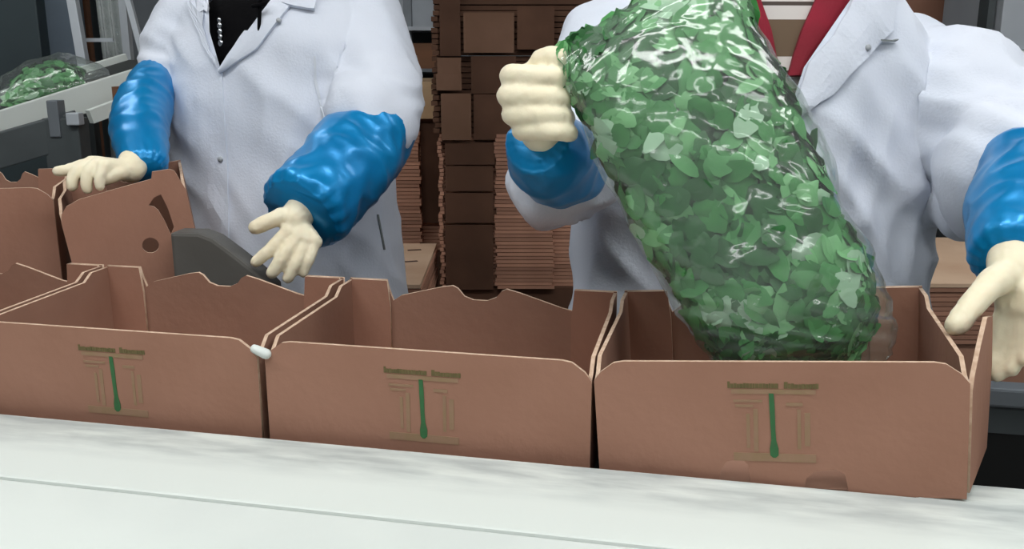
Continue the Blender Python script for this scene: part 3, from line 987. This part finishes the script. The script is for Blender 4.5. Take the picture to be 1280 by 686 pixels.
# ------------------------------------------------------------------ bags of greens
def bag_surface(left, right, thick, n=70, seg=96, nrm=None, wr=1.0, seed=0, shrink=1.0, wob=True):
    """pillow of film: left and right seams in space, half thickness along the way"""
    L, th = resample([Vector(p) for p in left], thick, n)
    Rr, _ = resample([Vector(p) for p in right], thick, n)
    rings = []
    off = Vector((seed * 2.3, seed, seed * 4.1))
    for i in range(n):
        c = (L[i] + Rr[i]) / 2
        hw = (Rr[i] - L[i]) / 2
        a0 = hw.normalized()
        ax = ((L[min(i + 1, n - 1)] + Rr[min(i + 1, n - 1)]) - (L[max(i - 1, 0)] + Rr[max(i - 1, 0)])).normalized()
        nn = a0.cross(ax).normalized()
        ring = []
        for k in range(seg):
            a = 2 * math.pi * k / seg
            cx, sx = math.cos(a), math.sin(a)
            p = c + hw * shrink * math.copysign(abs(cx) ** .85, cx) + nn * th[i] * shrink * math.copysign(abs(sx) ** 1.05, sx)
            if wob:
                q = p * 1.0
                u = q.dot(a0)
                s_ = q.dot(ax)
                w1 = 1 - 2 * abs(noise.noise(Vector((u * 20, s_ * 8, q.dot(nn) * 12)) + off))
                w2 = 1 - 2 * abs(noise.noise(Vector(((u + s_) * 22, (s_ - u) * 9, 3)) + off))
                w3 = noise.noise(q * 14 + off)
                dv = (p - c).normalized()
                p = p + dv * wr * (.0040 * w1 + .0035 * w2 + .008 * w3)
            ring.append(p)
        rings.append(ring)
    return rings

def leafy(name, left, right, thick, count, parent, seed, size=(.026, .058), pals=(.30, .40, .22, .08)):
    rg = random.Random(seed)
    mb = MB()
    core = bag_surface(left, right, thick, 26, 30, seed=seed, shrink=.74)
    mb.loft(core, 4)
    rings = bag_surface(left, right, thick, 60, 60, wr=.6, seed=seed, shrink=1.0)
    nr, ns = len(rings), len(rings[0])
    cs = [sum(r, Vector()) / ns for r in rings]
    for k in range(count):
        i = rg.randrange(1, nr - 1)
        j = rg.randrange(ns)
        dpt = rg.uniform(.80, .975)
        p = cs[i].lerp(rings[i][j], dpt)
        nrm = (rings[i][(j + 1) % ns] - rings[i][j - 1]).cross(rings[i + 1][j] - rings[i - 1][j]).normalized()
        if nrm.dot(p - cs[i]) < 0:
            nrm = -nrm
        nrm = (nrm + Vector((rg.gauss(0, .16), rg.gauss(0, .16), rg.gauss(0, .16)))).normalized()
        a = nrm.orthogonal().normalized()
        a = Matrix.Rotation(rg.uniform(0, 6.28), 3, nrm) @ a
        b = nrm.cross(a)
        ln, wd = rg.uniform(*size), rg.uniform(size[0], size[1]) * .55
        cu, cu2 = rg.uniform(-.22, .03), rg.uniform(-.3, .05)
        vs = []
        prof = ((-1, .15), (-.5, .8), (.1, 1), (.65, .75), (1, .2))
        for s_, w_ in prof:
            for x_ in (-1, 0, 1):
                z = cu * ln * s_ * s_ + cu2 * wd * x_ * x_ + rg.uniform(-.0012, .0012)
                vs.append(p + a * (ln * s_ * .5) + b * (wd * w_ * x_ * .6) + nrm * (z * .5 - .001))
        fs = []
        for r_ in range(4):
            for x_ in range(2):
                q = r_ * 3 + x_
                fs.append((q, q + 1, q + 4, q + 3))
        u = min(.999, max(0, .5 + .95 * noise.noise(p * 19) + rg.gauss(0, .16)))
        mi = 0 if u < pals[0] else 1 if u < pals[0] + pals[1] else 2 if u < pals[0] + pals[1] + pals[2] else 3
        mb.add(vs, fs, mi)
    o = mk(mb, name, LEAF + ['leaf_core'], parent, True)
    o['kind'] = 'stuff'
    return o

bl = [(694, 66, 1.165), (706, 105, 1.16), (738, 180, 1.155), (778, 262, 1.15), (822, 345, 1.145), (862, 410, 1.14), (892, 452, 1.135), (906, 474, 1.135)]
br = [(905, -66, 1.165), (922, -25, 1.16), (962, 55, 1.155), (1010, 150, 1.15), (1055, 250, 1.145), (1094, 340, 1.14), (1112, 410, 1.135), (1106, 462, 1.135)]
bth = [.006, .034, .060, .068, .068, .062, .048, .012]
bag = thing('bag_of_greens', 'large clear bag of chopped green leaves held tilted over the right carton', 'bag', P(1000, 470, 1.135))
mb = MB()
mb.loft(bag_surface([P(*p) for p in bl], [P(*p) for p in br], bth, 110, 140, seed=1))
mk(mb, 'film', 'bag_film', bag, True)
ll = [(697, 68, 1.165), (709, 106, 1.16), (741, 180, 1.155), (781, 262, 1.15), (825, 344, 1.145), (865, 408, 1.14), (894, 446, 1.135), (912, 462, 1.135)]
lr = [(903, -62, 1.165), (920, -24, 1.16), (959, 56, 1.155), (1006, 151, 1.15), (1050, 250, 1.145), (1086, 338, 1.14), (1094, 400, 1.135), (1066, 446, 1.135)]
leafy('chopped_leaves', [P(*p) for p in ll], [P(*p) for p in lr], [.008, .031, .056, .064, .064, .057, .042, .010], 3000, bag, 5)

# ------------------------------------------------------------------ left background: incline conveyor with a second bag
ic = thing('incline_conveyor', 'white railed inclined conveyor at the left with a bag of greens', 'conveyor', (-1.2, 2.35, 0))
ra, rb_ = P(-90, 186, 2.25), P(235, 82, 2.62)
mk(MB().bar(ra, rb_, .02, .072), 'side_rail', 'white_plastic', ic, bevel=.003)
rd = (rb_ - ra).normalized()
bk = rd.cross(Vector((0, 0, 1))).normalized()
if bk.y < 0:
    bk = -bk
mk(MB().bar(ra + bk * .50, rb_ + bk * .50, .02, .072), 'far_rail', 'white_plastic', ic, bevel=.003)
mk(MB().bar(ra + bk * .25 + Vector((0, 0, .008)), rb_ + bk * .25 + Vector((0, 0, .008)), .478, .014), 'belt', 'belt_dark', ic)
mk(MB().bar(P(112, 146, 2.38), P(235, 100, 2.60), .02, .035), 'lower_rail', 'white_plastic', ic)
mk(MB().bar(P(-90, 214, 2.22), P(102, 158, 2.34), .05, .085), 'frame_beam', 'dark_grey', ic, bevel=.004)
bb = P(73, 140, 2.30)
mk(MB().box(bb.x - .014, bb.x + .014, bb.y - .03, bb.y + .01, bb.z - .06, bb.z + .03), 'bracket', 'grey_steel', ic, bevel=.003)
b2 = P(84, 172, 2.32)
mk(MB().box(b2.x - .045, b2.x + .045, b2.y - .03, b2.y + .03, 0, b2.z + .05), 'support_post', 'dark_grey', ic, bevel=.004)
b3 = P(94, 150, 2.28)
mk(MB().box(b3.x - .016, b3.x + .016, b3.y - .015, b3.y + .015, b3.z - .012, b3.z + .018), 'clamp', 'pale_steel', ic, bevel=.003)
for q in (.05, .95):
    for off in (0, .5):
        p = ra.lerp(rb_, q) + bk * off
        mk(MB().box(p.x - .02, p.x + .02, p.y - .02, p.y + .02, 0, p.z - .03), 'leg', 'dark_grey', ic)
wb = P(156, 132, 2.45)
wo = mk(MB().box(wb.x - .022, wb.x + .03, wb.y - .02, wb.y + .02, 0, wb.z + .05), 'wooden_post', 'wood_dark')
tag(wo, 'short brown wooden post behind the left blue oversleeve', 'post')

bag2 = thing('bag_of_greens', 'clear bag of greens lying on the inclined conveyor at the left', 'bag', P(70, 125, 2.55))
l2 = [P(u, v, t) for u, v, t in ((-12, 140, 2.42), (10, 128, 2.43), (45, 122, 2.45), (85, 112, 2.47), (118, 104, 2.50), (140, 98, 2.52))]
r2 = [P(u, v, t) for u, v, t in ((-4, 118, 2.66), (14, 106, 2.68), (48, 92, 2.70), (84, 84, 2.72), (112, 86, 2.74), (134, 90, 2.76))]
t2 = [.006, .04, .06, .06, .035, .006]
mb = MB()
mb.loft(bag_surface(l2, r2, t2, 50, 60, seed=3))
mk(mb, 'film', 'bag_film', bag2, True)
l2b = [P(u, v, t) for u, v, t in ((12, 128, 2.45), (40, 122, 2.47), (75, 114, 2.49), (98, 108, 2.50))]
r2b = [P(u, v, t) for u, v, t in ((18, 108, 2.64), (48, 94, 2.66), (76, 87, 2.68), (100, 90, 2.70))]
leafy('chopped_leaves', l2b, r2b, [.02, .05, .05, .02], 500, bag2, 9, pals=(.25, .45, .25, .05))

# machine panels and posts at the far left, each standing on the floor
def upright(name, label, cat, u0, u1, t, depth, m, z1=1.95, group=None):
    a, b = P(u0, 100, t), P(u1, 100, t)
    o = mk(MB().box(a.x, b.x, a.y, a.y + depth, 0, z1), name, m, bevel=.004)
    return tag(o, label, cat, group)
mc = thing('machine_cabinet', 'dark slate machine cabinet at the far left edge', 'cabinet', P(30, 100, 3.3))
a, b = P(-160, 100, 3.2), P(56, 100, 3.2)
mk(MB().box(a.x, b.x, a.y, a.y + .5, 0, 2.0), 'body', 'slate_panel', mc, bevel=.005)
a, b = P(-2, 16, 3.18), P(12, 16, 3.18)
mk(MB().box(a.x, b.x, a.y - .03, a.y, 1.32, 1.60), 'pale_plate', 'pale_steel', mc)
mk(MB().box(b.x - .13, b.x - .06, a.y - .02, a.y, 1.12, 1.30), 'dark_handle', 'black_void', mc)
upright('steel_partition', 'blue grey steel panel right of the slate cabinet', 'panel', 57, 98, 3.26, .1, 'blue_grey_panel')
upright('brown_board', 'brown board leaning behind the slanted white post', 'board', 98, 118, 3.45, .03, 'wood_dark', 1.8)
upright('grey_partition', 'mid grey partition left of the person at the left', 'partition', 144, 330, 3.6, .05, 'grey_steel', 2.0)
sp_ = mk(MB().bar(P(84, -40, 3.0), P(106, 88, 3.0), .03, .03, up=Vector((0, 1, 0))), 'slanted_post', 'pale_steel', bevel=.003)
sp2 = P(106, 88, 3.0)
sp3 = mk(MB().box(sp2.x - .02, sp2.x + .02, sp2.y - .02, sp2.y + .02, 0, sp2.z), 'post_foot', 'dark_grey', sp_)
tag(sp_, 'thin slanted pale steel post beside the hanging plastic', 'post')
sp_b = mk(MB().bar(P(102, 50, 3.05), P(142, 50, 3.05), .012, .012), 'cross_bar', 'pale_steel', sp_)
a, b = P(117, 0, 3.1), P(147, 0, 3.1)
mb = MB()
n = 24
rings = []
for zi in (0, 1):
    pass
for i in range(n + 1):
    q = i / n
    x = a.x + (b.x - a.x) * q
    y = a.y + .012 * math.sin(q * 17)
    mb.v += [Vector((x, y, .6)), Vector((x + .01, y + .004, 1.25)), Vector((x - .008, y, 2.1))]
for i in range(n):
    for k in (0, 1):
        mb.f.append((i * 3 + k, i * 3 + 3 + k, i * 3 + 4 + k, i * 3 + 1 + k))
        mb.m.append(0)
cur = thing('plastic_curtain', 'cloudy clear plastic strip hanging by the white posts', 'curtain', (a.x, a.y, 0))
mk(mb, 'strip', 'sheet_film', cur, True)
mk(MB().box(a.x - .02, b.x + .02, a.y - .02, a.y + .03, 2.1, 2.13), 'hanger', 'pale_steel', cur)
mk(MB().box(b.x + .005, b.x + .03, a.y - .01, a.y + .02, 0, 2.1), 'edge_post', 'pale_steel', cur)
mk(MB().box(a.x + .0, b.x + .0, a.y + .03, a.y + .05, .5, 2.0), 'back_sheet', 'grey_steel', cur)
sp4 = mk(MB().bar(P(150, -40, 2.95), P(185, 92, 2.95), .018, .018, up=Vector((0, 1, 0))), 'thin_strut', 'pale_steel')
tag(sp4, 'thin slanted strut just left of the person at the left', 'strut')
sp5 = P(185, 92, 2.95)
mk(MB().box(sp5.x - .012, sp5.x + .012, sp5.y - .012, sp5.y + .012, 0, sp5.z), 'strut_foot', 'dark_grey', sp4)

# ------------------------------------------------------------------ stacks of flattened cartons
def sheet_mesh(name, x0, x1, y0, y1, zones, th):
    """a flattened carton: its front edge steps in and out with the flaps; zones = [(x from, x to, how far the edge is set back)]"""
    front = []
    for a, b, s in zones:
        front += [(a, y0 + s), (b, y0 + s)]
    out = front + [(x1, y1), (x0, y1)]
    n = len(out)
    me = bpy.data.meshes.new(name)
    me.from_pydata([(x, y, 0) for x, y in out] + [(x, y, th) for x, y in out], [],
                   [tuple(reversed(range(n))), tuple(range(n, 2 * n))] + [(i, (i + 1) % n, (i + 1) % n + n, i + n) for i in range(n)])
    return me

def stack(x0, x1, y0, y1, z0, z1, zones, pitch, label, group, m='kraft_sheet', seed=1, jit=.0012, vary=None):
    rg = random.Random(seed)
    th = pitch * .84
    me = sheet_mesh('flattened_carton', x0, x1, y0, y1, zones, th)
    me.materials.append(MATS[m])
    o0 = bpy.data.objects.new('flattened_carton', me)
    first = True
    k = 0
    z = z0
    out = []
    while z < z1:
        o = o0 if first else o0.copy()
        first = False
        COL.objects.link(o)
        o.location = (rg.uniform(-jit, jit), rg.uniform(-jit, jit), z)
        o.rotation_euler = (0, 0, rg.uniform(-.0015, .0015))
        tag(o, label, 'carton sheet', group)
        z += pitch
        out.append(o)
    return out

def pallet(label, x0, x1, y0, y1, z0=0.0, m='wood', group=None):
    t = thing('wooden_pallet', label, 'pallet', ((x0 + x1) / 2, (y0 + y1) / 2, z0), group=group)
    n = max(4, int((y1 - y0) / .12))
    for i in range(n):
        a = y0 + (y1 - y0) * i / n
        mk(MB().box(x0, x1, a + .01, a + (y1 - y0) / n - .01, z0 + .10, z0 + .12), 'deck_board', m, t)
    for q in (0, .5, 1):
        a = x0 + (x1 - x0 - .09) * q
        mk(MB().box(a, a + .09, y0, y1, z0, z0 + .10), 'bearer', m, t)
    return t

SX0, SX1, SY = -.213, .60, 2.66
pallet('wooden pallet on the floor under the tall carton stack', SX0 - .02, SX1 + .02, SY - .02, SY + .62)
base = mk(MB().box(SX0 + .01, SX1, SY + .02, SY + .58, .121, .60), 'carton_bale', 'kraft_shaded')
tag(base, 'bound bale of flattened cartons low in the tall stack', 'bale')
zones = [(SX0, SX0 + .012, .012), (SX0 + .012, -.048, .035), (-.048, .122, 0), (.122, .25, .035), (.25, SX1, .02)]
shs = stack(SX0, SX1, SY, SY + .58, .602, 1.055, zones, .0112, 'flattened brown carton in the striped lower half of the tall middle stack', 'flattened cartons in the lower tall stack', seed=2)
ztop = shs[-1].location.z + .0125
zones2 = [(SX0 - .012, SX0 + .006, .006), (SX0 + .006, SX0 + .02, .02), (SX0 + .02, .60, .03)]
shs2 = stack(SX0 - .012, SX1, SY, SY + .58, ztop, 1.62, zones2, .0155, 'flattened carton with shade painted in its colour, upper half of the tall middle stack', 'flattened cartons in the upper tall stack', m='kraft_shaded', seed=3, jit=.004)  # darker sheets: the upper half's shade is in their colour
def hang(u0, v0, u1, v1, y, m, seed=0):
    """a flap folded down over the front of the stack, belonging to the sheet at its top edge"""
    t = 2.66
    a, b = P(u0, v0, t), P(u1, v1, t)
    host = min(shs + shs2, key=lambda o: abs(o.location.z - a.z))
    M = Matrix.Translation(host.location).inverted()
    o = mk(MB().box(a.x, b.x, y, y + .006, b.z, a.z, M=M), 'flap', m, host)
    return o
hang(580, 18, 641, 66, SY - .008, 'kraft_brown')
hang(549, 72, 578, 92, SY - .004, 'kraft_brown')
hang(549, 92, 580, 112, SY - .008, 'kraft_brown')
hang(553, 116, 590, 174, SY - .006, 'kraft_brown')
hang(645, 10, 690, 62, SY + .004, 'kraft_shaded')
hang(590, 70, 645, 116, SY + .002, 'kraft_shaded')
hang(593, 117, 640, 174, SY + .004, 'kraft_shaded')
hang(556, 178, 618, 206, SY + .006, 'kraft_shaded')  # from here down, darkened colour stands for shade in the set-back zone
hang(556, 208, 616, 240, SY + .004, 'kraft_shaded')
hang(556, 243, 617, 282, SY + .008, 'kraft_shaded')
hang(556, 285, 617, 372, SY + .006, 'kraft_shaded')
hang(553, -30, 578, 70, SY + .000, 'kraft_shaded')

# second stack, further back, left of the tall one
pallet('wooden pallet on the floor under the stack behind the person at the left', -1.02, -.225, 3.08, 3.66, group=None)
base = mk(MB().box(-1.0, -.24, 3.10, 3.64, .121, .62), 'carton_bale', 'kraft_shaded')
tag(base, 'bound bale of flattened cartons low in the rear left stack', 'bale')
stack(-1.0, -.24, 3.08, 3.64, .622, 1.06, [(-1.0, -.31, 0), (-.31, -.24, .05)], .0125, 'flattened carton in the striped stack between the person at the left and the tall stack', 'flattened cartons in the rear left stack', seed=5)
hb = P(540, 150, 3.12)
o = mk(MB().box(-.308, -.243, 3.115, 3.121, .72, 1.06), 'recess_shade', 'kraft_shaded')  # added sheet, its dark colour paints the shade of the stack's recess
tag(o, 'added dark sheet painting the shaded recess of the striped rear stack', 'board')
pallet('pale wooden pallet lying on the rear left stack', -1.0, -.245, 3.09, 3.62, 1.075)
blk = P(518, 76, 3.2)
o = mk(MB().box(blk.x - .016, blk.x + .016, 3.2, 3.24, 1.196, 1.28), 'wooden_block', 'wood')
tag(o, 'small pale wooden block standing on the pale pallet', 'block')

# low stacks with a printed pale top sheet
def low_stack(x0, x1, y0, y1, z1, label, glabel, group, marks):
    base = mk(MB().box(x0 + .01, x1 - .01, y0 + .01, y1 - .01, 0, z1 - .16), 'carton_bale', 'kraft_sheet')
    tag(base, glabel, 'bale')
    ss = stack(x0, x1, y0, y1, z1 - .159, z1 - .02, [(x0, x1, 0)], .0125, label, group, seed=8)
    z = ss[-1].location.z + .0125
    o = mk(MB().box(x0, x1, y0 - .004, y1, z, z + .01), 'top_carton', 'kraft_pale')
    for a, b, c, d in marks:
        mk(MB().bar((x0 + (x1 - x0) * a, y0 + (y1 - y0) * b, z + .0104), (x0 + (x1 - x0) * c, y0 + (y1 - y0) * d, z + .0104), .012, .001), 'printed_mark', 'ink_dark', o)
    return o
o = low_stack(-.72, -.232, 2.26, 2.78, .715, 'flattened carton in the low stack behind the person at the left', 'bound bale under the low left stack', 'flattened cartons in the low left stack',
              [(.60, .22, .80, .30), (.72, .55, .80, .55), (.86, .5, .93, .52), (.84, .80, .92, .82), (.52, .5, .62, .52)])
tag(o, 'pale printed flattened carton on top of the low stack by the person at the left', 'carton sheet')
o = low_stack(1.02, 1.55, 2.25, 2.85, .72, 'flattened carton in the low stack at the right behind the carton flap', 'bound bale under the low right stack', 'flattened cartons in the low right stack',
              [(.12, .15, .17, .32), (.10, .42, .2, .36), (.14, .55, .26, .58), (.08, .75, .22, .70)])
tag(o, 'pale printed flattened carton on the low stack at the right', 'carton sheet')

# ------------------------------------------------------------------ steel rack between the workers, cabinet at right
rk = thing('steel_rack', 'grey steel rack seen between the person at the left and the tall stack', 'rack', P(520, 40, 3.9))
def rbx(name, u0, u1, v0, v1, t, d, m, par, floor=False):
    a, b = P(u0, v0, t), P(u1, v1, t)
    return mk(MB().box(a.x, b.x, a.y, a.y + d, 0 if floor else b.z, a.z), name, m, par)
rbx('post', 502, 512, -60, 90, 3.85, .05, 'grey_steel', rk, True)
rbx('post', 575, 585, -60, 90, 3.85, .05, 'grey_steel', rk, True)
rbx('post', 440, 450, -60, 90, 3.85, .05, 'grey_steel', rk, True)
rbx('shelf', 440, 585, 33, 38, 3.86, .4, 'pale_steel', rk)
rbx('back_plate', 440, 585, -60, 33, 4.24, .02, 'pale_steel', rk)
rbx('lower_back_plate', 440, 585, 38, 160, 4.24, .02, 'dark_grey', rk)
rbx('shelf', 440, 585, 86, 90, 3.86, .4, 'grey_steel', rk)
bx = rbx('dark_crate', 514, 545, 54, 86, 3.9, .25, 'wood_dark', None)
tag(bx, 'dark brown crate on the rack beside the tall stack', 'crate')

cb_ = thing('wall_cabinet', 'pale grey cabinet behind the right shoulder', 'cabinet', P(1280, 40, 2.9))
a, b = P(1248, 60, 2.8), P(1420, 60, 2.8)
mk(MB().box(a.x, b.x, a.y, a.y + .4, P(1260, 62, 2.8).z, 1.9), 'door', 'pale_steel', cb_, bevel=.004)
mk(MB().box(a.x + .0, b.x, a.y - .02, a.y + .4, P(1260, 73, 2.8).z, P(1260, 62, 2.8).z - .002), 'ledge', 'white_plastic', cb_)
mk(MB().box(a.x + .0, b.x, a.y + .05, a.y + .4, 0, P(1260, 73, 2.8).z - .002), 'base', 'dark_grey', cb_)
mk(MB().tube([P(1240, 81, 2.78), P(1420, 81, 2.78)], .014, 14), 'handle_bar', 'chrome', cb_, True)
a = P(1240, 0, 2.8)
mk(MB().box(a.x - .008, a.x + .014, a.y, a.y + .06, 0, 1.9), 'side_post', 'dark_grey', cb_)
a, b = P(1130, 40, 3.3), P(1234, 40, 3.3)
o = mk(MB().box(a.x, b.x, a.y, a.y + .3, 0, 1.7), 'carton_column', 'kraft')
tag(o, 'tall brown carton column behind the right shoulder', 'carton')
